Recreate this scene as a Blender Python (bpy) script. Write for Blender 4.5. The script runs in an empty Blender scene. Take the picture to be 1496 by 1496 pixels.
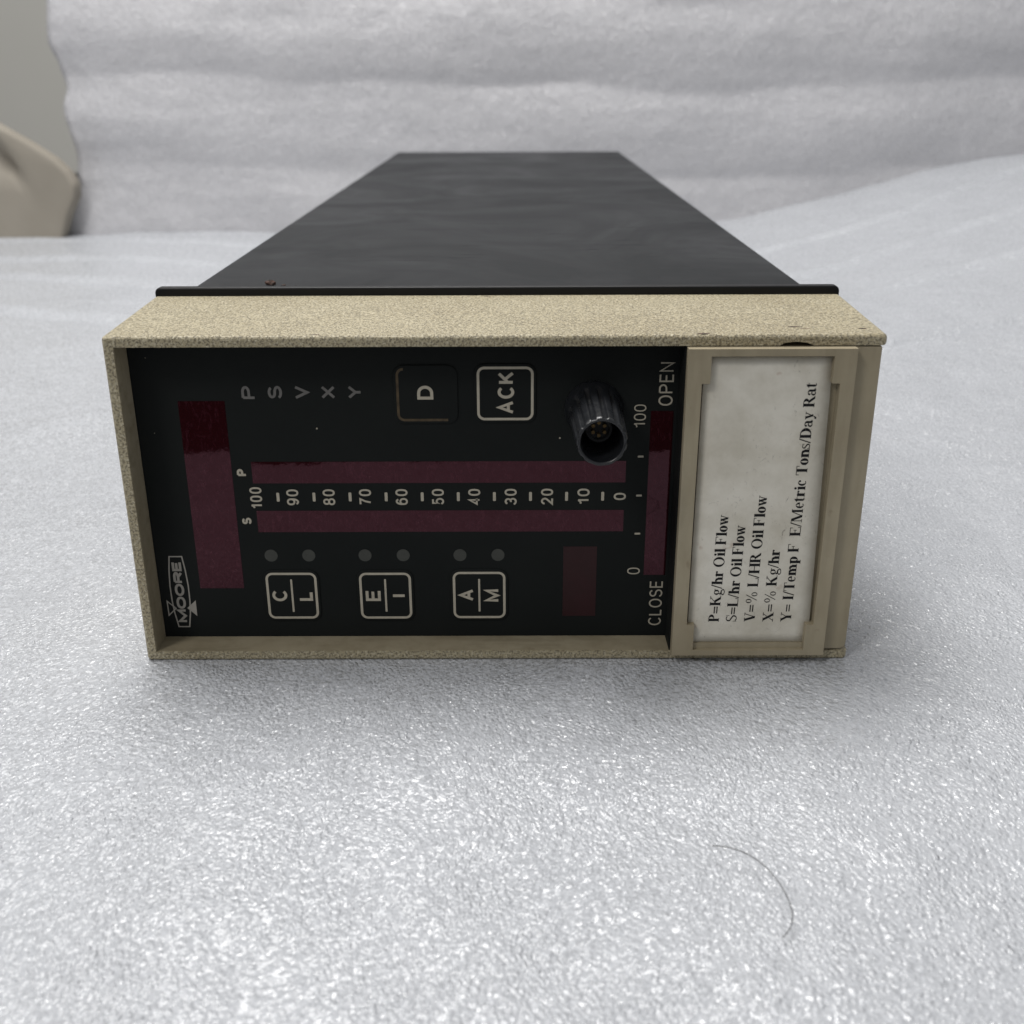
import bpy, bmesh, math, random
from mathutils import Vector, Matrix, noise
random.seed(7)
MM = 0.001
C = bpy.context.scene.collection
scene = bpy.context.scene

# ------------------------------------------------------------------ camera
camd = bpy.data.cameras.new("camera"); cam = bpy.data.objects.new("camera", camd); C.objects.link(cam)
r = Vector((0.99999162, 0.00174157, -0.00370553)); u = Vector((0.00278951, 0.37268846, 0.92795233)); fw = Vector((-0.0029971, 0.92795489, -0.37268048))
cam.matrix_world = Matrix(((r.x, u.x, -fw.x, 3.811*MM), (r.y, u.y, -fw.y, -196.17*MM), (r.z, u.z, -fw.z, 111.575*MM), (0, 0, 0, 1)))
camd.sensor_width = 36; camd.lens = 1587.5/1496*36
camd.clip_start = 0.01; camd.clip_end = 20
camd.dof.use_dof = True; camd.dof.focus_distance = 0.222; camd.dof.aperture_fstop = 28
scene.camera = cam

# ------------------------------------------------------------------ light
w = bpy.data.worlds.new("World"); scene.world = w; w.use_nodes = True
w.node_tree.nodes["Background"].inputs[0].default_value = (0.95, 0.97, 1.0, 1)
w.node_tree.nodes["Background"].inputs[1].default_value = 0.38
def area(name, loc, target, size, size_y, power, col):
    l = bpy.data.lights.new(name, 'AREA'); l.shape = 'RECTANGLE'; l.size = size; l.size_y = size_y; l.energy = power; l.color = col
    o = bpy.data.objects.new(name, l); C.objects.link(o); o.location = loc
    o.rotation_euler = (Vector(target)-Vector(loc)).to_track_quat('-Z', 'Y').to_euler()
    return o
area('ceiling_light', (-0.20, 0.32, 1.05), (0, 0.16, 0), 0.75, 0.42, 15.2, (1.0, 0.985, 0.96))
area('room_light', (-0.75, -0.75, 1.1), (0, 0, 0), 0.30, 0.30, 5.5, (1.0, 0.97, 0.93))
scene.view_settings.view_transform = 'Standard'; scene.view_settings.look = 'None'
scene.view_settings.exposure = 0; scene.view_settings.gamma = 1

# ------------------------------------------------------------------ helpers
def obj(name, bm, mat, parent=None, smooth=False, scale=True, label=None):
    me = bpy.data.meshes.new(name)
    if isinstance(bm, bpy.types.Mesh):
        me = bm
    else:
        if scale: bmesh.ops.scale(bm, vec=(MM, MM, MM), verts=bm.verts)
        bm.to_mesh(me); bm.free()
    o = bpy.data.objects.new(name, me); C.objects.link(o)
    if mat is not None:
        me.materials.clear(); me.materials.append(mat)
    if smooth:
        me.polygons.foreach_set('use_smooth', [True]*len(me.polygons))
    if parent is not None: o.parent = parent
    if label: o['label'] = label
    return o
def tag(o, label, cat, group=None):
    o['label'] = label; o['category'] = cat
    if group: o['group'] = group
    return o
def struct(o): o['kind'] = 'structure'; return o
def box(bm, x0, x1, y0, y1, z0, z1):
    vs = [bm.verts.new((x, y, z)) for x in (x0, x1) for y in (y0, y1) for z in (z0, z1)]
    for f in ((0,1,3,2), (4,6,7,5), (0,4,5,1), (2,3,7,6), (0,2,6,4), (1,5,7,3)):
        bm.faces.new([vs[i] for i in f])
    return vs
def bevel(bm, width, seg=2, sel=None):
    es = [e for e in bm.edges if len(e.link_faces) == 2 and e.calc_face_angle(0) > 0.5 and (sel is None or sel(e))]
    bmesh.ops.bevel(bm, geom=es, offset=width, segments=seg, profile=0.5, affect='EDGES', clamp_overlap=True)
def extrude_poly(bm, pts, y0, y1, fx=1, fz=1):
    """polygon in XZ extruded from y0 to y1 (scaled by fx, fz at y1)"""
    a = [bm.verts.new((x, y0, z)) for x, z in pts]; b = [bm.verts.new((x*fx, y1, z*fz)) for x, z in pts]
    n = len(pts)
    bm.faces.new(a); bm.faces.new(b[::-1])
    for i in range(n): bm.faces.new((a[i], b[i], b[(i+1) % n], a[(i+1) % n]))
    bmesh.ops.recalc_face_normals(bm, faces=bm.faces)
def rrect(x0, x1, z0, z1, rad, n=6):
    out = []
    for cx, cz, a0 in ((x1-rad, z1-rad, 0), (x0+rad, z1-rad, 90), (x0+rad, z0+rad, 180), (x1-rad, z0+rad, 270)):
        for i in range(n+1):
            a = math.radians(a0+90*i/n); out.append((cx+rad*math.cos(a), cz+rad*math.sin(a)))
    return out
def ring(bm, outer, inner, y, skip=lambda x, z: False):
    n = len(outer)
    a = [bm.verts.new((x, y, z)) for x, z in outer]; b = [bm.verts.new((x, y, z)) for x, z in inner]
    for i in range(n):
        j = (i+1) % n
        if not skip(*outer[i]): bm.faces.new((a[i], b[i], b[j], a[j]))
def offset_poly(pts, d):
    """inset a closed polygon (any winding) by d towards its inside"""
    n = len(pts); ar = sum(pts[i][0]*pts[(i+1) % n][1]-pts[(i+1) % n][0]*pts[i][1] for i in range(n))
    s = 1 if ar > 0 else -1; out = []
    for i in range(n):
        p0, p, p1 = Vector(pts[i-1]), Vector(pts[i]), Vector(pts[(i+1) % n])
        d0 = (p-p0).normalized(); d1 = (p1-p).normalized()
        n0 = Vector((-d0.y, d0.x))*s; n1 = Vector((-d1.y, d1.x))*s
        m = (n0+n1).normalized(); out.append(tuple(p+m*(d/max(0.35, m.dot(n0)))))
    return out

# ------------------------------------------------------------------ materials
class N:
    def __init__(s, name):
        s.m = bpy.data.materials.new(name); s.m.use_nodes = True; s.t = s.m.node_tree
        s.b = s.t.nodes['Principled BSDF']
        s.co = s.t.nodes.new('ShaderNodeTexCoord').outputs['Object']
    def node(s, typ, **kw):
        n = s.t.nodes.new(typ)
        for k, v in kw.items():
            if k in n.inputs: 
                if isinstance(v, bpy.types.NodeSocket): s.t.links.new(v, n.inputs[k])
                else: n.inputs[k].default_value = v
            else: setattr(n, k, v)
        return n
    def map(s, scale):
        n = s.t.nodes.new('ShaderNodeMapping'); s.t.links.new(s.co, n.inputs[0])
        n.inputs['Scale'].default_value = scale if hasattr(scale, '__len__') else (scale,)*3
        return n.outputs[0]
    def noise(s, scale, detail=3, rough=.5, vec=None, dist=0):
        return s.node('ShaderNodeTexNoise', Vector=vec or s.co, Scale=scale, Detail=detail, Roughness=rough, Distortion=dist).outputs[0]
    def ramp(s, fac, stops):
        n = s.t.nodes.new('ShaderNodeValToRGB'); s.t.links.new(fac, n.inputs[0])
        e = n.color_ramp.elements
        while len(e) < len(stops): e.new(0.5)
        for el, (p, c) in zip(e, stops):
            el.position = p; el.color = (c, c, c, 1) if not hasattr(c, '__len__') else (*c, 1)
        return n.outputs[0]
    def math(s, op, a, b=0.0, c=0.0):
        n = s.t.nodes.new('ShaderNodeMath'); n.operation = op
        for i, v in enumerate((a, b, c)):
            if isinstance(v, bpy.types.NodeSocket): s.t.links.new(v, n.inputs[i])
            else: n.inputs[i].default_value = v
        return n.outputs[0]
    def mix(s, fac, a, b, mode='MIX'):
        n = s.t.nodes.new('ShaderNodeMix'); n.data_type = 'RGBA'; n.blend_type = mode
        for i, v in ((0, fac), (6, a), (7, b)):
            if isinstance(v, bpy.types.NodeSocket): s.t.links.new(v, n.inputs[i])
            else: n.inputs[i].default_value = v if i == 0 else (*v, 1)
        return n.outputs[2]
    def bump(s, h, strength, dist, normal=None):
        n = s.node('ShaderNodeBump', Height=h, Strength=strength, Distance=dist)
        if normal is not None: s.t.links.new(normal, n.inputs['Normal'])
        return n.outputs[0]
    def set(s, **kw):
        for k, v in kw.items():
            k = k.replace('_', ' ')
            if isinstance(v, bpy.types.NodeSocket): s.t.links.new(v, s.b.inputs[k])
            else: s.b.inputs[k].default_value = (*v, 1) if hasattr(v, '__len__') and len(v) == 3 else v
        return s.m

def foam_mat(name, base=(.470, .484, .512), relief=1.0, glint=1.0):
    n = N(name)
    # irregular closed cells about a millimetre across
    wob = n.node('ShaderNodeTexNoise', Vector=n.co, Scale=900.0, Detail=2.0).outputs['Color']
    v = n.node('ShaderNodeVectorMath', operation='MULTIPLY_ADD'); n.t.links.new(wob, v.inputs[0])
    v.inputs[1].default_value = (.0010, .0010, .0010); n.t.links.new(n.co, v.inputs[2])
    swirl = n.node('ShaderNodeTexNoise', Vector=n.co, Scale=26.0, Detail=1.0).outputs['Color']
    v2 = n.node('ShaderNodeVectorMath', operation='MULTIPLY_ADD'); n.t.links.new(swirl, v2.inputs[0])
    v2.inputs[1].default_value = (.014, .014, .008); n.t.links.new(v.outputs[0], v2.inputs[2])
    st = n.node('ShaderNodeMapping'); n.t.links.new(v2.outputs[0], st.inputs[0]); st.inputs['Scale'].default_value = (1.15, .82, 1.0)
    v = st
    cells = n.node('ShaderNodeTexVoronoi', feature='F1', Vector=v.outputs[0], Scale=1350.0, Randomness=1.0)
    big = n.node('ShaderNodeTexVoronoi', feature='SMOOTH_F1', Vector=v.outputs[0], Scale=1150.0, Smoothness=0.4)
    patch = n.noise(48, 4, .65)
    h = n.math('ADD', n.math('MULTIPLY', big.outputs['Distance'], -1.5), n.math('MULTIPLY', n.noise(1500, 2, .6), .5))
    amt = n.ramp(patch, [(.3, .45), (.65, 1.0)])
    nb = n.bump(n.math('MULTIPLY', h, amt), 1.0, .00027*relief)
    nb = n.bump(n.noise(60, 3, .55), 0.5, .003, nb)
    # every cell wall leans its own way, so single cells catch the light
    sub = n.node('ShaderNodeVectorMath', operation='SUBTRACT'); n.t.links.new(cells.outputs['Color'], sub.inputs[0]); sub.inputs[1].default_value = (.5, .5, .5)
    mad = n.node('ShaderNodeVectorMath', operation='MULTIPLY_ADD'); n.t.links.new(sub.outputs[0], mad.inputs[0])
    mad.inputs[1].default_value = (.42*glint,)*3; n.t.links.new(nb, mad.inputs[2])
    nrm = n.node('ShaderNodeVectorMath', operation='NORMALIZE'); n.t.links.new(mad.outputs[0], nrm.inputs[0])
    sep = n.node('ShaderNodeSeparateColor', Color=cells.outputs['Color'])
    tone = n.ramp(n.noise(1300, 3, .7), [(.30, tuple(c*.82 for c in base)), (.52, tuple(c*.94 for c in base)), (.68, tuple(min(1, c*1.12) for c in base))])
    tone2 = n.mix(n.ramp(n.noise(20, 4, .6), [(.3, 0), (.7, .4)]), tone, tuple(c*.84 for c in base))
    rough = n.ramp(sep.outputs[0], [(0, .13), (.4, .24), (1, .42)])
    return n.set(Base_Color=tone2, Roughness=rough, Normal=nrm.outputs[0], Specular_IOR_Level=.72, IOR=1.5)
M = {}
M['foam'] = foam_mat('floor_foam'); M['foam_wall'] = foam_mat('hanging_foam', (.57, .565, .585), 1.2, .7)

def beige(name, speckle, streaks=.4):
    n = N(name)
    c = (.40, .35, .232) if speckle else (.35, .305, .215)
    dirt = n.ramp(n.noise(38, 5, .65), [(.35, 0), (.75, .75)])
    col = n.mix(dirt, c, (c[0]*.74, c[1]*.70, c[2]*.64))
    if speckle:
        pits = n.ramp(n.noise(2400, 3, .6, dist=.3), [(.40, 1), (.50, 0)])
        pale = n.ramp(n.noise(1700, 2, .5), [(.50, 0), (.64, .6)])
        col = n.mix(pale, col, (.55, .50, .37)); col = n.mix(n.math('MULTIPLY', pits, .68), col, (.085, .07, .045))
        spots = n.ramp(n.noise(120, 2, .5), [(.76, 0), (.79, 1)]); col = n.mix(n.math('MULTIPLY', spots, .5), col, (.2, .13, .08))
        h = n.math('SUBTRACT', n.noise(1100, 3, .55), n.math('MULTIPLY', pits, .4))
        nb = n.bump(h, .9, .00022)
        return n.set(Base_Color=col, Roughness=.50, Normal=nb, Specular_IOR_Level=.5)
    smear = n.noise(1, 4, .6, vec=n.map((260, 260, 45)))
    col = n.mix(n.ramp(smear, [(.45, 0), (.75, .35)]), col, (.155, .13, .08))
    smear2 = n.noise(1, 4, .6, vec=n.map((45, 260, 400)))
    col = n.mix(n.ramp(smear2, [(.5, 0), (.75, streaks)]), col, (.155, .13, .08))
    spots = n.ramp(n.noise(260, 2, .5), [(.70, 0), (.76, 1)]); col = n.mix(n.math('MULTIPLY', spots, .45), col, (.16, .12, .07))
    nb = n.bump(n.noise(500, 3, .5), .25, .0001)
    return n.set(Base_Color=col, Roughness=n.ramp(smear, [(.3, .38), (.7, .58)]), Normal=nb, Specular_IOR_Level=.4)
M['speckled'] = beige('speckled_beige_paint', True); M['beige'] = beige('smooth_beige_plastic', False, .0); M['lining'] = beige('recess_beige_plastic', False, .6)

def black_case():
    n = N('black_case_paint')
    str_ = n.noise(1, 5, .6, vec=n.map((9, 75, 20)))
    dust = n.ramp(n.noise(14, 4, .6), [(.3, 0), (.75, .5)])
    col = n.mix(dust, (.006, .0072, .0085), (.014, .0155, .0165))
    scuff = n.ramp(n.noise(1, 4, .7, vec=n.map((22, 260, 40)), dist=.3), [(.62, 0), (.68, 1)])
    patchy = n.ramp(n.noise(9, 2, .5), [(.42, 0), (.55, 1)])
    col = n.mix(n.math('MULTIPLY', n.math('MULTIPLY', scuff, patchy), .75), col, (.008, .008, .009))
    nb = n.bump(str_, .08, .0004); nb = n.bump(n.noise(1, 3, .6, vec=n.map((10, 26, 10)), dist=.8), .12, .0016, nb)
    nb = n.bump(n.noise(1400, 2, .5), .15, .00006, nb)
    mark = n.math('MULTIPLY', scuff, patchy)
    spec = n.math('MULTIPLY_ADD', mark, -.15, .18)
    smudge = n.ramp(n.noise(16, 4, .6, dist=1), [(.35, .40), (.65, .56)])
    return n.set(Base_Color=col, Roughness=smudge, Normal=nb, Specular_IOR_Level=spec)
M['case'] = black_case()
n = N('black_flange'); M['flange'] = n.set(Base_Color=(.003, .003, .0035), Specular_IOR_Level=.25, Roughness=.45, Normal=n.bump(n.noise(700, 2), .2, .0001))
n = N('black_panel'); M['panel'] = n.set(Base_Color=n.ramp(n.noise(30, 4, .6), [(.3, (.0085, .0100, .0097)), (.7, (.0115, .0130, .0124))]), Roughness=.62, Specular_IOR_Level=.10,
                                          Normal=n.bump(n.noise(900, 2), .1, .00005))
n = N('red_filter_window')
sc = n.ramp(n.noise(1, 5, .75, vec=n.map((700, 700, 330)), dist=1.5), [(.52, 0), (.75, .5)])
nb = n.bump(n.noise(55, 3, .5), .12, .0006); nb = n.bump(n.noise(500, 3, .6), .10, .00006, nb)
M['window'] = n.set(Base_Color=n.mix(sc, (.016, .0010, .0018), (.075, .022, .032)), Roughness=.03, IOR=1.5, Specular_IOR_Level=.5, Specular_Tint=(1, .50, .62), Normal=nb)
n = N('dim_red_window')
M['dimwindow'] = n.set(Base_Color=n.mix(sc_ := n.ramp(n.noise(300, 4, .6), [(.4, 0), (.8, .6)]), (.022, .0055, .006), (.034, .008, .010)), Roughness=.30, Specular_IOR_Level=.22)
def ink(name, col, rough=.6, wear=.25):
    n = N(name)
    f = n.ramp(n.noise(650, 4, .65), [(.35, wear), (.65, 0)])
    return n.set(Base_Color=n.mix(f, col, tuple(c*.45 for c in col)), Roughness=rough, Specular_IOR_Level=.3)
M['ink'] = ink('cream_print', (.42, .385, .31)); M['grey'] = ink('grey_legend', (.14, .135, .128), .6, .35)
M['logo'] = ink('logo_print', (.33, .31, .275)); M['worn'] = ink('worn_print', (.085, .06, .032), .5, .9)
M['lens'] = ink('indicator_lens', (.047, .049, .042), .35, .3)
M['black_ink'] = ink('black_card_ink', (.006, .006, .007), .7, 0)
M['button'] = ink('button_black', (.0085, .0095, .0092), .5, .2)
n = N('knob_plastic'); M['knob'] = n.set(Base_Color=(.010, .011, .013), Roughness=n.ramp(n.noise(400, 2, .5), [(.3, .26), (.7, .36)]), Specular_IOR_Level=.6)
n = N('brass'); M['brass'] = n.set(Base_Color=(.28, .19, .09), Metallic=.85, Roughness=.45)
def card():
    n = N('index_card_paper')
    g = n.ramp(n.noise(60, 5, .7), [(.40, 0), (.66, .85)])
    col = n.mix(g, (.70, .67, .59), (.52, .485, .40))
    scr = n.ramp(n.noise(1, 6, .8, vec=n.map((520, 520, 300)), dist=2.2), [(.60, 0), (.66, 1)])
    where = n.ramp(n.noise(75, 3, .6), [(.45, 0), (.62, 1)])
    col = n.mix(n.math('MULTIPLY', n.math('MULTIPLY', scr, where), .75), col, (.15, .13, .11))
    red = n.ramp(n.noise(210, 3, .6), [(.68, 0), (.74, 1)])
    col = n.mix(n.math('MULTIPLY', red, .35), col, (.30, .16, .09))
    return n.set(Base_Color=col, Roughness=.42, Specular_IOR_Level=.35, Normal=n.bump(n.noise(120, 3, .5), .15, .0004))
M['card'] = card()
n = N('dark_table'); M['table'] = n.set(Base_Color=(.012, .010, .009), Roughness=.7)
n = N('wall_paint'); M['wall'] = n.set(Base_Color=n.ramp(n.noise(3, 3), [(.3, (.55, .54, .50)), (.7, (.59, .58, .54))]), Roughness=.9)
n = N('brown_cloth'); M['cloth'] = n.set(Base_Color=n.ramp(n.noise(18, 4), [(.3, (.26, .235, .195)), (.7, (.32, .29, .245))]), Roughness=.9)
n = N('brown_crumb'); M['crumb'] = n.set(Base_Color=n.ramp(n.noise(900, 3), [(.35, (.012, .008, .006)), (.65, (.10, .05, .035))]), Roughness=.8)
n = N('hair'); M['hair'] = n.set(Base_Color=(.05, .05, .05), Roughness=.5)

# ------------------------------------------------------------------ the surroundings
def grid_obj(name, fn, nu, nv, mat, thick=0.0):
    vs = []; fs = []
    for j in range(nv+1):
        for i in range(nu+1):
            vs.append(fn(i/nu, j/nv))
    for j in range(nv):
        for i in range(nu):
            a = j*(nu+1)+i; fs.append((a, a+1, a+nu+2, a+nu+1))
    me = bpy.data.meshes.new(name); me.from_pydata([(x*MM, y*MM, z*MM) for x, y, z in vs], [], fs)
    o = obj(name, me, mat, smooth=True)
    if thick:
        s = o.modifiers.new('solid', 'SOLIDIFY'); s.thickness = thick*MM; s.offset = -1
    return o
def sstep(a, b, x):
    t = max(0, min(1, (x-a)/(b-a))); return t*t*(3-2*t)
def crease(d, wdt): return math.exp(-(d/wdt)**2)
EDGE = [(-700, -122), (-300, -124), (-130, -118), (-97, -121), (-90, -127), (-83, -113), (-74, -110), (-50, -113), (-10, -118), (20, -119), (50, -123), (120, -120), (400, -126), (900, -120)]
def front_edge(x):
    for (a, ya), (b, yb) in zip(EDGE, EDGE[1:]):
        if a <= x <= b: return ya+(yb-ya)*(x-a)/(b-a)
    return -120
def floor_fn(uu, vv):
    x = -640+1380*uu; y0 = front_edge(x); y = y0+(672-y0)*vv**1.35
    z = 0.0
    z += 58*sstep(90, 430, x)*sstep(40, 640, y) + 22*sstep(430, 740, x)*sstep(40, 640, y)
    nz = noise.noise(Vector((x*.006, y*.005, 1)))*7 + noise.noise(Vector((x*.018, y*.016, 4)))*2.0
    keep = sstep(0, 60, max(abs(x)-80, -y-10, y-545))           # flat where the controller rests
    z += nz*keep*.55*sstep(-130, 200, y) + noise.noise(Vector((x*.03, y*.03, 9)))*1.2*keep
    z -= 1.0*keep
    # shallow creases that fan out to both sides
    for c, k, q in ((505, .30, 0), (425, .34, 1), (330, .36, 2), (590, .25, 3)):
        if x < -60:
            d = y-(c+k*(-x-190)*(.9 if q else .6)); z += (-1.7*crease(d, 6)+1.2*crease(d-13, 10))*sstep(80, 160, -x)
        if x > 60:
            d = y-(c-60+.38*(x-190)+5*math.sin(x*.03+q)); z += (-1.8*crease(d, 3.2)+1.3*crease(d-9, 6))*sstep(80, 160, x)
    return (x, y, z)
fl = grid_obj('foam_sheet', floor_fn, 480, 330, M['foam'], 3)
tag(fl, 'white sparkling foam sheet spread flat under the black and beige controller', 'foam sheet')
LE = [(-30, -352), (-2, -346), (36, -330), (60, -328), (90, -332), (104, -328), (120, -331), (136, -336), (165, -333), (260, -345), (500, -330)]
def left_edge(z):
    for (a, xa), (b, xb) in zip(LE, LE[1:]):
        if a <= z <= b: return xa+(xb-xa)*sstep(a, b, z)
    return -335
FOLD = [-60, 45, 107, 166, 240, 330, 430]
def wall_fn(uu, vv):
    z = -28+430*vv; xl = left_edge(z); x = xl+(760-xl)*uu
    zz = z + 6*math.sin(x*.008+.6) + noise.noise(Vector((x*.01, z*.01, 7)))*8
    for a, b in zip(FOLD, FOLD[1:]):
        if a <= zz < b:
            t = (zz-a)/(b-a); bul = math.sin(math.pi*t); break
    else: bul = 0
    y = 672-(2.6+2*noise.noise(Vector((x*.006, z*.004, 3))))*bul + noise.noise(Vector((x*.012, z*.02, 5)))*2.5 + noise.noise(Vector((x*.01, z*.09, 8)))*.45
    y -= .022*z
    y += 3*math.exp(-((x-xl)/14)**2)
    return (x, y, z)
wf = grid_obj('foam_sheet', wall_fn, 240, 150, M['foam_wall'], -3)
tag(wf, 'white foam sheet hung upright with horizontal folds behind the controller', 'foam sheet')
bm = bmesh.new(); box(bm, -1500, 1500, -1100, 1290, -40, -4.5); struct(obj('table_top', bm, M['table']))
bm = bmesh.new(); box(bm, -2000, 2000, 1300, 1400, -600, 2200); struct(obj('wall', bm, M['wall']))

# soft bundle at far left
prof = [(-560, 150), (-470, 128), (-400, 93), (-354, 66), (-338, 55), (-329.5, 46), (-325, 37), (-326.5, 27), (-335, 12), (-346, -16), (-560, -16)]
bm = bmesh.new(); extrude_poly(bm, prof, 650, 664); bevel(bm, 3, 3)
bmesh.ops.triangulate(bm, faces=[f for f in bm.faces if len(f.verts) > 4])
bmesh.ops.subdivide_edges(bm, edges=[e for e in bm.edges if e.calc_length() > 12], cuts=6, use_grid_fill=True)
for v in bm.verts:
    if v.co.y < 656:
        tx = (v.co.x+392)/1; d = v.co.z-(72-.9*tx-.006*tx*tx)
        v.co.y += 14*math.exp(-(d/6)**2)*(1-sstep(-378, -362, v.co.x))
        v.co.y += noise.noise(v.co*.02)*3
tag(obj('cloth_bundle', bm, M['cloth'], smooth=True), 'grey-brown rounded bundle out of focus at the far left edge of the hanging foam', 'bundle')

# ------------------------------------------------------------------ the controller
ctl = bpy.data.objects.new('process_controller', None); C.objects.link(ctl)
ctl.empty_display_size = .05
tag(ctl, 'long black process controller with a beige front bezel lying on its side on white foam', 'controller')
H = 67.55; R = 6.47; IX = -69.97; IZ = 2.05; TZ = 65.5

bm = bmesh.new(); box(bm, -70, 70, 39.2, 532, 3.2, 66.4); bevel(bm, .9, 3)
obj('case', bm, M['case'], ctl, smooth=False)
bm = bmesh.new(); extrude_poly(bm, rrect(-73.3, 73.3, -.0, 69.7, 1.2), 37.2, 39.6); bevel(bm, .35, 2)
obj('mounting_flange', bm, M['flange'], ctl)

# bezel: open on its right, where the end panel sits
pts = [(-72, 0), (71.7, 0), (71.7, IZ), (IX, IZ), (IX, TZ), (52.3, TZ), (53.4, TZ+.55), (55.4, TZ+.72), (57.4, TZ+.5), (58.6, TZ), (72, TZ), (72, H), (-72, H)]
bm = bmesh.new(); extrude_poly(bm, pts, 0, 37.1, 73.35/72, 67.95/67.55)
def outer(e):
    a, b = e.verts[0].co, e.verts[1].co
    def on(p): return p.x < -71.9 or p.x > 71.6 or p.z < .05 or p.z > H-.05
    return on(a) and on(b) and not (a.y > 30 and b.y > 30) and not (a.z > 1 and a.z < 66 and abs(a.z-b.z) < .1)
bevel(bm, .75, 4, outer)
bez = obj('bezel', bm, M['speckled'], ctl)
# smooth beige lining of the recess (slightly proud of the bezel's inner faces)
bm = bmesh.new()
box(bm, IX-.3, IX+.06, .35, R, IZ, TZ); box(bm, IX+.06, 36.0, .35, R, IZ-.3, IZ+.06)
obj('recess_lining', bm, M['lining'], ctl)

# front panel and its black side wall
bm = bmesh.new(); box(bm, IX+.08, 36.6, R, R+2.5, IZ+.08, TZ-.02)
panel = obj('control_panel', bm, M['panel'], ctl)
bm = bmesh.new(); box(bm, 35.2, 36.2, .25, R-.01, IZ+.1, TZ-.05); obj('panel_side_wall', bm, M['panel'], ctl)

# end panel to the right (plain beige, rounded lower corner)
pp = [(36.25, 2.35), (70.0, 2.35)] + [(70.0+1.3*math.sin(a), 3.65-1.3*math.cos(a)) for a in [math.radians(k*15) for k in range(1, 7)]] + [(71.3, 65.25), (36.25, 65.25)]
bm = bmesh.new(); extrude_poly(bm, pp, .15, 36.5); bevel(bm, .2, 2)
obj('end_panel', bm, M['beige'], ctl)

# card holder frame
bm = bmesh.new()
xs = [35.45, 38.2, 39.7, 62.1, 63.6, 66.25]; zs = [2.05, 3.25, 9.0, 58.85, 63.95, 65.35]
def solid(i, j):
    if i in (0, 4) or j in (0, 4): return True
    if j in (1, 3) and i in (1, 3): return True
    return False
V = {}
def vv(i, j, k):
    if (i, j, k) not in V: V[(i, j, k)] = bm.verts.new((xs[i], (-2.0, .12)[k], zs[j]))
    return V[(i, j, k)]
for i in range(5):
    for j in range(5):
        if not solid(i, j): continue
        bm.faces.new([vv(a, b, 0) for a, b in ((i, j), (i+1, j), (i+1, j+1), (i, j+1))])
        bm.faces.new([vv(a, b, 1) for a, b in ((i, j+1), (i+1, j+1), (i+1, j), (i, j))])
        for (di, dj, a, b) in ((-1, 0, (i, j), (i, j+1)), (1, 0, (i+1, j+1), (i+1, j)), (0, -1, (i+1, j), (i, j)), (0, 1, (i, j+1), (i+1, j+1))):
            ii, jj = i+di, j+dj
            if 0 <= ii < 5 and 0 <= jj < 5 and solid(ii, jj): continue
            bm.faces.new((vv(*a, 0), vv(*b, 0), vv(*b, 1), vv(*a, 1)))
bmesh.ops.recalc_face_normals(bm, faces=bm.faces)
bmesh.ops.dissolve_limit(bm, angle_limit=.01, verts=bm.verts, edges=bm.edges)
bevel(bm, .22, 2)
box(bm, 39.75, 62.05, -1.15, .1, 3.0, 4.45)
obj('card_frame', bm, M['beige'], ctl)
bm = bmesh.new(); box(bm, 38.0, 61.9, .02, .3, 4.3, 64.1); obj('card_edge_shade', bm, M['flange'], ctl)  # added black plate; its colour stands in for the shadow line around the card
# index card: a slightly bowed sheet of paper
bm = bmesh.new(); nx, nz = 8, 30; g = []
for j in range(nz+1):
    row = []
    t = j/nz; z = 4.5+59.05*t; xr = 63.2-1.0*t
    for i in range(nx+1):
        s = i/nx; row.append(bm.verts.new((38.62+(xr-38.62)*s, -.45-.12*math.sin(math.pi*s)*math.sin(math.pi*t), z)))
    g.append(row)
for j in range(nz):
    for i in range(nx): bm.faces.new((g[j][i], g[j][i+1], g[j+1][i+1], g[j+1][i]))
cardo = obj('index_card', bm, M['card'], ctl, smooth=True)
sm = cardo.modifiers.new('solid', 'SOLIDIFY'); sm.thickness = .0002; sm.offset = 1

# ------------------------------------------------------------------ windows, indicators
def window(x0, x1, z0, z1, mat='window'):
    bm = bmesh.new(); box(bm, x0, x1, R-.045, R+.4, z0, z1); return obj('display_window', bm, M[mat], ctl)
window(-61.35, -52.3, 13.4, 53.45); window(-48.35, 25.7, 36.48, 41.0); window(-48.2, 25.6, 25.95, 30.6)
window(30.15, 34.55, 16.2, 51.2); window(13.6, 20.45, 6.8, 22.6, 'dimwindow')
def disc(bm, cx, cz, y, rad, n=32):
    bm.faces.new([bm.verts.new((cx+rad*math.cos(2*math.pi*i/n), y, cz+rad*math.sin(2*math.pi*i/n))) for i in range(n)])
for x in (-46.1, -38.4, -26.9, -19.1, -7.5, .25):
    bm = bmesh.new(); extrude_poly(bm, [(x+1.33*math.cos(2*math.pi*i/32), 20.75+1.33*math.sin(2*math.pi*i/32)) for i in range(32)], R-.05, R+.3)
    obj('indicator_light', bm, M['lens'], ctl)

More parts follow.
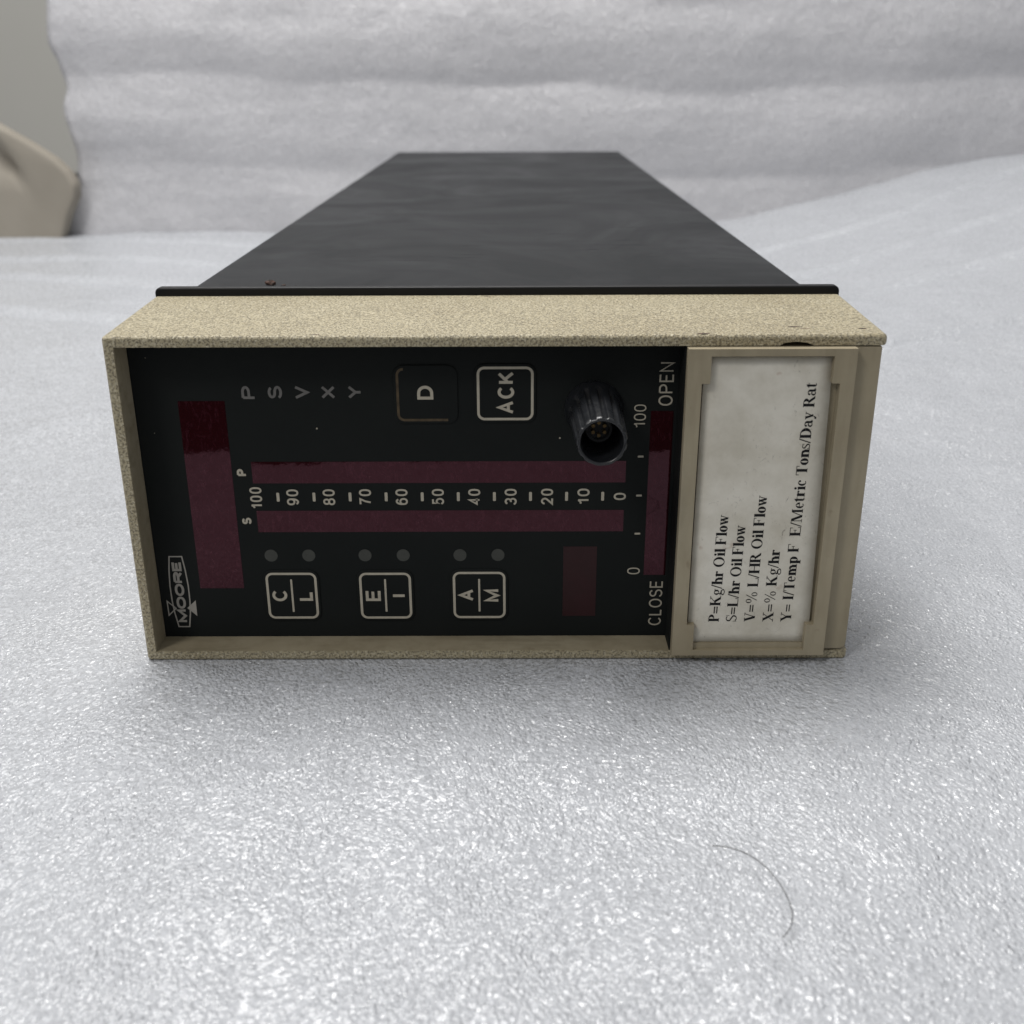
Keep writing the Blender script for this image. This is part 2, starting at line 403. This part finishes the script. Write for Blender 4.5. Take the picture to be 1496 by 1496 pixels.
# ------------------------------------------------------------------ sans lettering drawn as strokes, reading upwards
def el(cx, cy, rx, ry, a0, a1, n=22):
    return [(cx+rx*math.cos(math.radians(a0+(a1-a0)*i/n)), cy+ry*math.sin(math.radians(a0+(a1-a0)*i/n))) for i in range(n+1)]
def sup(cx, cy, rx, ry, n=36, p=.82):
    o = []
    for i in range(n+1):
        c_, s_ = math.cos(2*math.pi*i/n), math.sin(2*math.pi*i/n)
        o.append((cx+rx*math.copysign(abs(c_)**p, c_), cy+ry*math.copysign(abs(s_)**p, s_)))
    return o
BOWL = [(0, 1), (.55, 1)] + el(.55, .74, .45, .26, 80, -80, 14) + [(.55, .48), (0, .48)]
SIX = [sup(.5, .32, .5, .32, 30, .9), el(.52, .5, .52, .5, 42, 200, 18)]
F = {
 'P': (.60, [[(0, 0), (0, 1)], BOWL]), 'R': (.64, [[(0, 0), (0, 1)], BOWL, [(.55, .48), (1, 0)]]),
 'S': (.60, [el(.5, .755, .44, .245, 15, 245, 16)+el(.5, .26, .5, .26, 68, -165, 18)]),
 'V': (.66, [[(0, 1), (.5, 0), (1, 1)]]), 'X': (.64, [[(0, 1), (1, 0)], [(0, 0), (1, 1)]]),
 'Y': (.64, [[(0, 1), (.5, .45), (1, 1)], [(.5, .5), (.5, 0)]]),
 'D': (.64, [[(0, .5), (0, 1), (.45, 1)]+el(.45, .5, .55, .5, 85, -85, 20)+[(.45, 0), (0, 0), (0, .5)]]),
 'A': (.70, [[(0, 0), (.5, 1), (1, 0)], [(.2, .33), (.8, .33)]]), 'C': (.68, [el(.54, .5, .54, .5, 42, 318, 28)]),
 'K': (.66, [[(0, 0), (0, 1)], [(.02, .36), (.95, 1)], [(.32, .58), (1, 0)]]), 'O': (.72, [sup(.5, .5, .5, .5, 40, .93)]),
 'E': (.54, [[(1, 1), (0, 1), (0, 0), (1, 0)], [(0, .52), (.92, .52)]]), 'N': (.64, [[(0, 0), (0, 1), (1, 0), (1, 1)]]),
 'L': (.48, [[(0, 1), (0, 0), (1, 0)]]), 'M': (.78, [[(0, 0), (0, 1), (.5, .08), (1, 1), (1, 0)]]), 'I': (.02, [[(.5, 0), (.5, 1)]]),
 '0': (.48, [sup(.5, .5, .5, .5)]), '1': (.34, [[(.85, 0), (.85, 1)], [(0, .74), (.5, .79), (.85, 1)]]),
 '2': (.48, [el(.5, .71, .48, .29, 175, -35, 16)+[(0, 0), (1, 0)]]),
 '3': (.48, [el(.47, .74, .45, .26, 160, -80, 14)+[(.35, .50)], el(.45, .27, .53, .27, 75, -165, 16)]),
 '4': (.50, [[(.75, 0), (.75, 1), (0, .27), (1, .27)]]), '5': (.48, [[(.92, 1), (.2, 1), (.1, .47)]+el(.5, .32, .5, .32, 135, -155, 18)]),
 '6': (.48, SIX), '7': (.48, [[(0, 1), (1, 1), (.55, .5), (.36, 0)]]), '8': (.48, [sup(.5, .75, .43, .25, 28, .9), sup(.5, .26, .5, .26, 28, .9)]),
 '9': (.48, [[(1-a, 1-b) for a, b in pl] for pl in SIX]),
}
def stroke(bm, pts, wd, place):
    closed = (Vector(pts[0])-Vector(pts[-1])).length < 1e-4
    if closed: pts = pts[:-1]
    n = len(pts); P = [Vector(p) for p in pts]; L = []
    for i in range(n):
        d0 = (P[i]-P[i-1]).normalized() if (i > 0 or closed) else (P[1]-P[0]).normalized()
        d1 = (P[(i+1) % n]-P[i]).normalized() if (i < n-1 or closed) else d0
        n0 = Vector((-d0.y, d0.x)); n1 = Vector((-d1.y, d1.x)); m = n0+n1
        m = m.normalized() if m.length > .05 else n0
        k = wd/2/max(.42, m.dot(n0))
        L.append((bm.verts.new(place(P[i]+m*k)), bm.verts.new(place(P[i]-m*k))))
    for i in range(n if closed else n-1):
        a, b = L[i], L[(i+1) % n]; bm.faces.new((a[0], a[1], b[1], b[0]))
def label(name, s, X, Z, cap, length, parent, mat='ink', wt=.16, y=None, gap=None):
    """capitals `cap` mm high, the line `length` mm long, centred on (X, Z) of the panel; wt = stroke / cap"""
    wd = wt*cap; gp = (.13+wt*.35 if gap is None else gap); y = R-.06 if y is None else y
    nat = sum(F[c][0] for c in s)+gp*(len(s)-1); free = length-wd*len(s) if len(s) > 1 else length-wd
    kx = (length-wd*len(s))/nat if nat > .1 else 1
    bm = bmesh.new(); pen = -length/2; k = 0
    for c in s:
        wdt, pls = F[c]
        for pl in pls:
            k += 1; yy = y-.004*(k % 4)
            q = [(pen+wd/2+px*wdt*kx, -cap/2+wd/2+py*(cap-wd)) for px, py in pl]
            stroke(bm, q, wd, lambda v: (X-v.y, yy, Z+v.x))
        pen += wdt*kx+wd+gp*kx
    return obj(name, bm, M[mat], parent)
def bar(name, x0, x1, z0, z1, parent, mat='ink', y=None, rad=None):
    yy = R-.06 if y is None else y
    rad = rad or min(x1-x0, z1-z0)*.3
    bm = bmesh.new(); f = bm.faces.new([bm.verts.new((x, yy, z)) for x, z in rrect(x0, x1, z0, z1, rad, 3)])
    bmesh.ops.recalc_face_normals(bm, faces=bm.faces)
    return obj(name, bm, M[mat], parent)
for s, x in zip('PSVXY', (-47.5, -42.4, -37.3, -32.15, -27.0)):
    label('display_letter', s, x, 55.15, 2.75, 2.6, panel, 'grey', .19)
label('bar_letter', 'P', -50.33, 38.8, 2.0, 1.5, panel, wt=.24); label('bar_letter', 'S', -50.33, 28.4, 1.9, 1.45, panel, wt=.24)
for k in range(11):
    v = 100-10*k; x = -47.95+7.265*k if k else -48.0
    label('scale_number', str(v), x, 33.5 if k else 33.36, 2.42, {0: 4.65, 10: 1.55}.get(k, 3.4), panel, wt=.155)
for k in range(10): bar('scale_dash', -43.9+7.21*k, -43.32+7.21*k, 32.6, 34.5, panel)
label('valve_number', '100', 28.05, 50.17, 2.35, 4.7, panel, wt=.10); label('valve_number', '0', 28.05, 17.1, 2.6, 1.5, panel, wt=.10)
for z in (41.9, 33.68, 25.42): bar('valve_tick', 27.95, 29.1, z-.2, z+.2, panel)
label('open_marking', 'OPEN', 32.87, 56.57, 2.75, 8.6, panel, wt=.115); label('close_marking', 'CLOSE', 32.87, 9.71, 2.7, 10.3, panel, wt=.115)

# maker's mark
g_ = [(-67.35, 20.73), (-64.15, 20.73), (-63.7, 17.5), (-63.45, 14.0), (-63.5, 10.6), (-63.75, 7.7), (-64.35, 4.37), (-67.15, 4.37), (-67.75, 7.7), (-68.0, 10.6), (-68.05, 14.0), (-67.8, 17.5)]
g_ = [(x+.0, z) for x, z in g_]
g_ = [((x+65.75)*.88-65.7, z) for x, z in g_]
bm = bmesh.new(); ring(bm, g_, offset_poly(g_, .27), R-.06)
def tri(bm, p, y, hollow):
    if hollow: ring(bm, p, offset_poly(p, .24), y)
    else: bm.faces.new([bm.verts.new((x, y, z)) for x, z in p])
tri(bm, [(-68.75, 10.75), (-66.75, 8.8), (-68.7, 6.9)], R-.064, True); tri(bm, [(-62.65, 10.65), (-64.6, 8.85), (-62.7, 7.0)], R-.064, False)
bmesh.ops.recalc_face_normals(bm, faces=bm.faces)
obj('brand_outline', bm, M['logo'], panel)
label('brand_name', 'MOORE', -65.72, 12.55, 1.95, 14.0, panel, 'logo', .27, gap=.05)

# ------------------------------------------------------------------ buttons
def button(x0, x1, z0, z1, worn=False):
    bm = bmesh.new(); e = .55
    extrude_poly(bm, rrect(x0-e, x1+e, z0-e, z1+e, 2.0), R-.28, R+.3)
    bevel(bm, .22, 3, lambda ed: ed.verts[0].co.y < R-.2 and ed.verts[1].co.y < R-.2)
    b = obj('button', bm, M['panel'], ctl)
    bm = bmesh.new()
    o_ = rrect(x0, x1, z0, z1, 1.45, 8); i_ = rrect(x0+.5, x1-.5, z0+.5, z1-.5, .95, 8)
    ring(bm, o_, i_, R-.30, (lambda x, z: (x > (x0+x1)/2-2.5 and z < z1-.3) or x > x1-4.0) if worn else (lambda x, z: False))
    bmesh.ops.recalc_face_normals(bm, faces=bm.faces)
    obj('button_outline', bm, M['worn' if worn else 'ink'], b)
    return b
by = R-.30
b = button(-19.0, -7.7, 49.35, 59.95, True); label('button_legend', 'D', -13.45, 55.08, 3.1, 2.75, b, wt=.19, y=by)
b['label'] = 'worn button marked D'
b = button(-3.5, 7.4, 49.5, 60.15); label('button_legend', 'ACK', 2.08, 55.0, 3.2, 8.3, b, wt=.18, y=by)
for (x0, x1, za, zb, s1, s2) in ((-47.65, -37.15, 6.45, 17.0, 'C', 'L'), (-28.4, -17.7, 6.4, 16.95, 'E', 'I'), (-9.1, 1.75, 6.45, 17.1, 'A', 'M')):
    b = button(x0, x1, za, zb); c = (x0+x1)/2
    label('button_legend', s1, c-2.6, 11.8, 3.1, 2.6, b, wt=.19, y=by); label('button_legend', s2, c+2.7, 11.7, 3.05, {'L': 2.25, 'I': .62, 'M': 2.85}[s2], b, wt=.2, y=by)
    bar('button_divider', c-.2, c+.2, 8.0, 15.5, b, y=by)

# paint specks on the panel
for x, z in ((-34.82, 47.85), (12.59, 45.75), (-66.5, 62.0), (-66.6, 47.0)):
    bm = bmesh.new(); bmesh.ops.create_icosphere(bm, subdivisions=1, radius=.2 if x in (-34.82, 12.59) else .09, matrix=Matrix.Translation((x, R-.03, z)))
    obj('paint_speck', bm, M['ink'], panel)

# ------------------------------------------------------------------ hollow fluted knob
KX, KZ = 19.14, 51.56
bm = bmesh.new(); seg = 256
prof = [(5.75, R, 0), (5.7, R-.7, 0), (5.25, R-1.4, 0), (5.15, R-3.2, 0), (5.1, R-3.5, 1), (4.62, R-19.4, 1), (4.55, R-20.0, .3), (4.30, R-20.5, 0), (3.95, R-20.5, 0), (3.75, R-20.1, 0), (3.65, R-9.0, 0), (2.6, R-8.8, 0)]
rows = []
for rad, y, fl_ in prof:
    row = []
    for i in range(seg):
        a = 2*math.pi*i/seg; q = rad-fl_*.36*(1+math.tanh(3.5*math.cos(a*13)-1.2))
        row.append(bm.verts.new((KX+q*math.cos(a), y, KZ+q*math.sin(a))))
    rows.append(row)
for a, b2 in zip(rows, rows[1:]):
    for i in range(seg): bm.faces.new((a[i], a[(i+1) % seg], b2[(i+1) % seg], b2[i]))
bm.faces.new(rows[-1]); bmesh.ops.recalc_face_normals(bm, faces=bm.faces)
knob = obj('knob', bm, M['knob'], ctl, smooth=True)
# socket hub inside, with brass contacts
bm = bmesh.new(); c = [(KX+2.4*math.cos(2*math.pi*i/40), KZ+2.4*math.sin(2*math.pi*i/40)) for i in range(40)]; ci = [(KX+(x-KX)*.8, KZ+(z-KZ)*.8) for x, z in c]
ring(bm, c, ci, R-13.0)
a = [bm.verts.new((x, R-13.0, z)) for x, z in c]; b2 = [bm.verts.new((x, R-8.6, z)) for x, z in c]
a2 = [bm.verts.new((x, R-13.0, z)) for x, z in ci]; b3 = [bm.verts.new((x, R-11.6, z)) for x, z in ci]
for i in range(40):
    j = (i+1) % 40; bm.faces.new((a[i], b2[i], b2[j], a[j])); bm.faces.new((a2[i], a2[j], b3[j], b3[i]))
bm.faces.new(b3)
bmesh.ops.remove_doubles(bm, verts=bm.verts, dist=.001); bmesh.ops.recalc_face_normals(bm, faces=bm.faces)
obj('knob_hub', bm, M['knob'], knob)
for i in range(6):
    a = math.radians(30+60*i); bm = bmesh.new()
    bmesh.ops.create_cone(bm, cap_ends=True, segments=10, radius1=.34, radius2=.34, depth=1.3, matrix=Matrix.Translation((KX+1.2*math.cos(a), R-12.1, KZ+1.2*math.sin(a))) @ Matrix.Rotation(math.pi/2, 4, 'X'))
    obj('contact', bm, M['brass'], knob)

# ------------------------------------------------------------------ bold serif lettering of the index card
T = 175; t = 76; CAP = 676; XH = 468
def rc(x0, y0, x1, y1): return [(x0, y0), (x1, y0), (x1, y1), (x0, y1)]
def arc(cx, cy, rx, ry, tx, ty, a0, a1, n=20):
    """band between an outer ellipse and an inner one"""
    out = []
    for i in range(n):
        a, b = math.radians(a0+(a1-a0)*i/n), math.radians(a0+(a1-a0)*(i+1)/n)
        out.append([(cx+rx*math.cos(a), cy+ry*math.sin(a)), (cx+rx*math.cos(b), cy+ry*math.sin(b)),
                    (cx+(rx-tx)*math.cos(b), cy+(ry-ty)*math.sin(b)), (cx+(rx-tx)*math.cos(a), cy+(ry-ty)*math.sin(a))])
    return out
def ln(x0, y0, x1, y1, wd): return [(x0-wd/2, y0), (x0+wd/2, y0), (x1+wd/2, y1), (x1-wd/2, y1)]
def stem(x, y0, y1, wd=T, top=1, bot=1, s=48):
    o = [rc(x, y0, x+wd, y1)]
    if bot: o.append(rc(x-s, y0, x+wd+s, y0+34))
    if top == 1: o.append(rc(x-s, y1-34, x+wd+s, y1))
    if top == 2: o.append([(x-s, y1-60), (x+10, y1-50), (x+wd, y1), (x+wd*.6, y1+8), (x-s, y1-28)])
    return o
def dot(x, y, q): return [[(x+q*math.cos(k*math.pi/6), y+q*math.sin(k*math.pi/6)) for k in range(12)]]
G = {
 'P': (611, stem(70, 0, CAP)+arc(270, 495, 290, 181, T, 38, -90, 90)+[rc(200, 314, 272, 350), rc(200, 640, 272, 676)]),
 '=': (570, [rc(33, 150, 537, 222), rc(33, 312, 537, 384)]),
 'K': (778, stem(70, 0, CAP)+[ln(230, 300, 640, 660, 62), ln(600, 0, 330, 400, 185), rc(500, 0, 770, 34), rc(500, 642, 740, 676)]),
 '/': (278, [ln(20, -20, 260, 690, 66)]),
 'h': (556, stem(60, 0, CAP, top=2)+arc(320, 300, 180, 173, T, 60, 0, 150)+stem(360, 0, 300, top=0)),
 'r': (444, stem(70, 0, XH, top=2)+arc(330, 300, 150, 160, 60, 60, 60, 170)+dot(370, 400, 62)),
 'O': (778, arc(389, 338, 355, 353, 155, 40, 0, 360, 36)),
 'i': (278, stem(70, 0, XH, top=2)+dot(138, 605, 78)),
 'l': (278, stem(70, 0, CAP, top=2)),
 'F': (611, stem(70, 0, CAP)+[rc(200, 640, 580, 676), rc(545, 520, 583, 676), rc(200, 330, 420, 368), rc(398, 255, 432, 445)]),
 'o': (500, arc(250, 232, 225, 244, T-8, 38, 0, 360, 30)),
 'w': (722, [ln(95, XH, 240, 0, 130), ln(240, 0, 355, 430, 46), ln(345, XH, 490, 0, 130), ln(490, 0, 630, 450, 46), rc(5, 430, 210, XH), rc(265, 430, 470, XH), rc(560, 430, 717, XH)]),
 'S': (556, arc(270, 510, 215, 180, 95, 45, 35, 230)+[[(75, 440), (190, 360), (330, 285), (510, 215), (400, 320), (240, 410)]]+[[(60, 470), (180, 350), (520, 160), (500, 260), (230, 420)]]+arc(280, 168, 230, 182, 100, 45, -150, 50)+[rc(45, 0, 75, 230), rc(470, 470, 500, 690)]),
 'L': (667, stem(70, 0, CAP)+[rc(200, 0, 620, 38), [(590, 0), (625, 0), (645, 210), (610, 210)]]),
 'V': (722, [ln(150, CAP, 370, -10, 165), ln(370, -10, 610, 650, 50), rc(15, 642, 320, CAP), rc(480, 642, 710, CAP)]),
 '%': (1000, arc(250, 500, 150, 185, 70, 32, 0, 360, 24)+arc(740, 165, 150, 185, 70, 32, 0, 360, 24)+[ln(310, -15, 700, 690, 52)]),
 'H': (778, stem(75, 0, CAP)+stem(560, 0, CAP)+[rc(200, 320, 570, 360)]),
 'R': (722, stem(70, 0, CAP)+arc(300, 505, 270, 171, T, 36, -90, 90)+[rc(200, 334, 302, 370), rc(200, 640, 302, 676), ln(640, 0, 370, 350, 170), rc(560, 0, 725, 34)]),
 'X': (722, [ln(560, 0, 160, CAP, 180), ln(110, 20, 590, 660, 52), rc(15, 0, 240, 34), rc(430, 0, 705, 34), rc(20, 642, 310, CAP), rc(470, 642, 690, CAP)]),
 'Y': (722, [ln(370, 300, 140, CAP, 165), ln(380, 300, 600, 650, 50), rc(15, 642, 300, CAP), rc(480, 642, 710, CAP)]+stem(290, 0, 330, top=0)),
 'I': (389, stem(125, 0, CAP)),
 'T': (667, stem(263, 0, CAP)+[rc(35, 640, 632, CAP), rc(35, 490, 68, CAP), rc(600, 490, 632, CAP)]),
 'e': (444, arc(225, 232, 200, 243, 125, 36, 0, 310, 28)+[rc(110, 232, 425, 268)]),
 'm': (833, stem(60, 0, XH, top=2)+arc(290, 300, 175, 173, T, 60, 0, 150)+stem(325, 0, 300, top=0)+arc(570, 300, 175, 173, T, 60, 0, 150)+stem(605, 0, 300, top=0)),
 'p': (556, stem(60, -205, XH, top=2)+arc(300, 232, 225, 244, T, 42, -135, 135, 26)),
 'E': (667, stem(70, 0, CAP)+[rc(200, 640, 600, 676), rc(565, 520, 603, 676), rc(200, 330, 430, 368), rc(408, 255, 442, 445), rc(200, 0, 620, 38), [(590, 0), (625, 0), (645, 190), (610, 190)]]),
 'M': (944, [ln(120, 0, 120, CAP, 44), ln(180, CAP, 450, 0, 165), ln(450, 0, 735, CAP, 50), rc(720, 0, 860, CAP), rc(15, 0, 230, 34), rc(665, 0, 925, 34), rc(15, 642, 200, CAP), rc(720, 642, 925, CAP)]),
 't': (333, [rc(85, 80, 215, 560), rc(15, 428, 315, XH), [(20, 440), (215, 620), (215, 440)]]+arc(205, 95, 120, 107, 100, 50, 180, 320)),
 'c': (444, arc(235, 232, 210, 244, 130, 38, 55, 305, 26)+dot(335, 370, 66)),
 'n': (556, stem(60, 0, XH, top=2)+arc(320, 300, 180, 173, T, 60, 0, 150)+stem(360, 0, 300, top=0)),
 's': (389, arc(190, 345, 150, 130, 70, 42, 35, 235)+[[(45, 300), (330, 90), (345, 180), (110, 330)]]+arc(195, 125, 160, 137, 78, 42, -150, 50)+[rc(25, -5, 52, 155), rc(315, 325, 342, 475)]),
 'D': (722, stem(70, 0, CAP)+arc(290, 338, 395, 338, T+10, 36, -90, 90, 26)+[rc(200, 0, 292, 36), rc(200, 640, 292, 676)]),
 'a': (500, arc(215, 340, 190, 135, 128, 42, 0, 150)+dot(110, 370, 60)+[rc(277, 60, 405, 350)]+arc(180, 130, 150, 140, 105, 40, 40, 320)+[[(300, 270), (300, 225), (160, 205), (130, 240)], [(390, 90), (490, 20), (480, 60), (405, 130)], [(280, 60), (405, 60), (480, 20), (400, -10), (320, 0)]]),
 'g': (500, arc(230, 310, 190, 165, 115, 35, 0, 360, 26)+[rc(330, 400, 480, 448)]+arc(250, -90, 225, 115, 80, 40, 0, 360, 26)+[[(60, 90), (130, 170), (200, 170), (150, 90), (370, 40), (440, -40), (300, -10), (90, 10)]]),
 'y': (500, [ln(110, XH, 280, 0, 135), ln(140, -190, 420, 450, 50), rc(5, 430, 230, XH), rc(330, 430, 492, XH)]+dot(105, -140, 66)),
}
def serif_line(s, xb, z0, z1, tilt, cap=2.1):
    """one typed line on the card: baseline at x = xb, reading upwards from z0 to z1"""
    tot = sum(G[c][0] if c in G else 250 for c in s); kx = (z1-z0)/tot; ky = cap/CAP
    bm = bmesh.new(); pen = 0; k = 0
    for c in s:
        if c not in G: pen += 250; continue
        adv, polys = G[c]
        for p in polys:
            k += 1; yy = -.0135*(k % 7)*.35
            vs = []
            for a, b in p:
                z = z0+(pen+a)*kx; x = xb-b*ky+tilt*(z-z0)/50
                sx = (x-38.3)/24.4; st = (z-4.5)/59.2
                vs.append(bm.verts.new((x, -.68-.12*math.sin(math.pi*max(0, min(1, sx)))*math.sin(math.pi*max(0, min(1, st)))+yy, z)))
            try: bm.faces.new(vs)
            except ValueError: pass
        pen += adv
    return obj('printed_line', bm, M['black_ink'], cardo)
serif_line('P=Kg/hr Oil Flow', 44.82, 9.0, 32.4, .8)
serif_line('S=L/hr Oil Flow', 48.35, 9.0, 30.2, .7)
serif_line('V=% L/HR Oil Flow', 52.0, 9.0, 36.4, .55)
serif_line('X=% Kg/hr', 55.73, 9.0, 25.0, .3)
serif_line('Y= I/Temp F  E/Metric Tons/Day Rat', 59.35, 9.0, 58.7, .3)

# ------------------------------------------------------------------ chips on the bezel, crumb, hair
for x, y, ln_, wd_ in ((56.2, 6.2, 1.5, .28), (68.6, 4.6, .9, .3), (58.0, 4.7, 1.1, .12), (38.4, .9, 1.4, .25), (-33.0, 1.0, 1.1, .18), (-2.0, 36.0, .9, .2)):
    wd_ *= 1.3; ln_ *= .8; bm = bmesh.new(); zt = H+.4*y/37.1
    top = [(x+ln_*math.cos(a)*(1+.3*random.random()), y+wd_*math.sin(a)*(1+.6*random.random())) for a in [k*math.pi/6 for k in range(12)]]
    a = [bm.verts.new((p, q, zt+.012)) for p, q in top]; bm.faces.new(a)
    obj('paint_chip', bm, M['crumb'], ctl)
def crumb(cx, cy, cz, s, n):
    bm = bmesh.new()
    for k in range(n):
        m = Matrix.Translation((cx+(k-.5*(n-1))*s*.7, cy+random.uniform(-.2, .2), cz+s*.45)) @ Matrix.Diagonal((s*random.uniform(.6, .9), s*.6, s*random.uniform(.4, .6), 1))
        bmesh.ops.create_icosphere(bm, subdivisions=2, radius=1, matrix=m)
    for v in bm.verts: v.co += Vector([noise.noise(v.co*2.1+Vector((j*9, 0, 0)))*s*.35 for j in range(3)])
    return obj('crumb', bm, M['crumb'], None)
tag(crumb(-53.0, 58.6, 66.4, 1.25, 2), 'largest dark brown crumb on the black case top behind the flange', 'crumb')
tag(crumb(-49.8, 57.3, 66.4, .5, 2), 'small dark crumb just right of the largest crumb on the case', 'crumb')
tag(crumb(-46.9, 57.0, 66.4, .35, 1), 'tiniest dark crumb, rightmost of the three near the black flange', 'crumb')
# loose hair
hp = [(34.1, -59.6, 1.1), (36.6, -60.4, 1.6), (39.35, -62.45, 1.8), (41.3, -65.4, 1.7), (42.6, -68.9, 1.5), (43.1, -72.2, 1.3), (43.06, -74.5, 1.2), (42.24, -77.1, 1.0), (40.7, -78.4, .6)]
cu = bpy.data.curves.new('hair', 'CURVE'); cu.dimensions = '3D'; sp = cu.splines.new('NURBS'); sp.points.add(len(hp)-1)
for p, q in zip(sp.points, hp): p.co = (q[0]*MM, q[1]*MM, q[2]*MM, 1)
sp.use_endpoint_u = True; sp.order_u = 4; cu.bevel_depth = .00008; cu.bevel_resolution = 2; cu.resolution_u = 8
ho = bpy.data.objects.new('hair', cu); C.objects.link(ho)
me = bpy.data.meshes.new_from_object(ho.evaluated_get(bpy.context.evaluated_depsgraph_get())); bpy.data.objects.remove(ho)
tag(obj('hair', me, M['hair'], None, smooth=True), 'single curved dark hair lying on the white foam in front of the controller', 'hair')
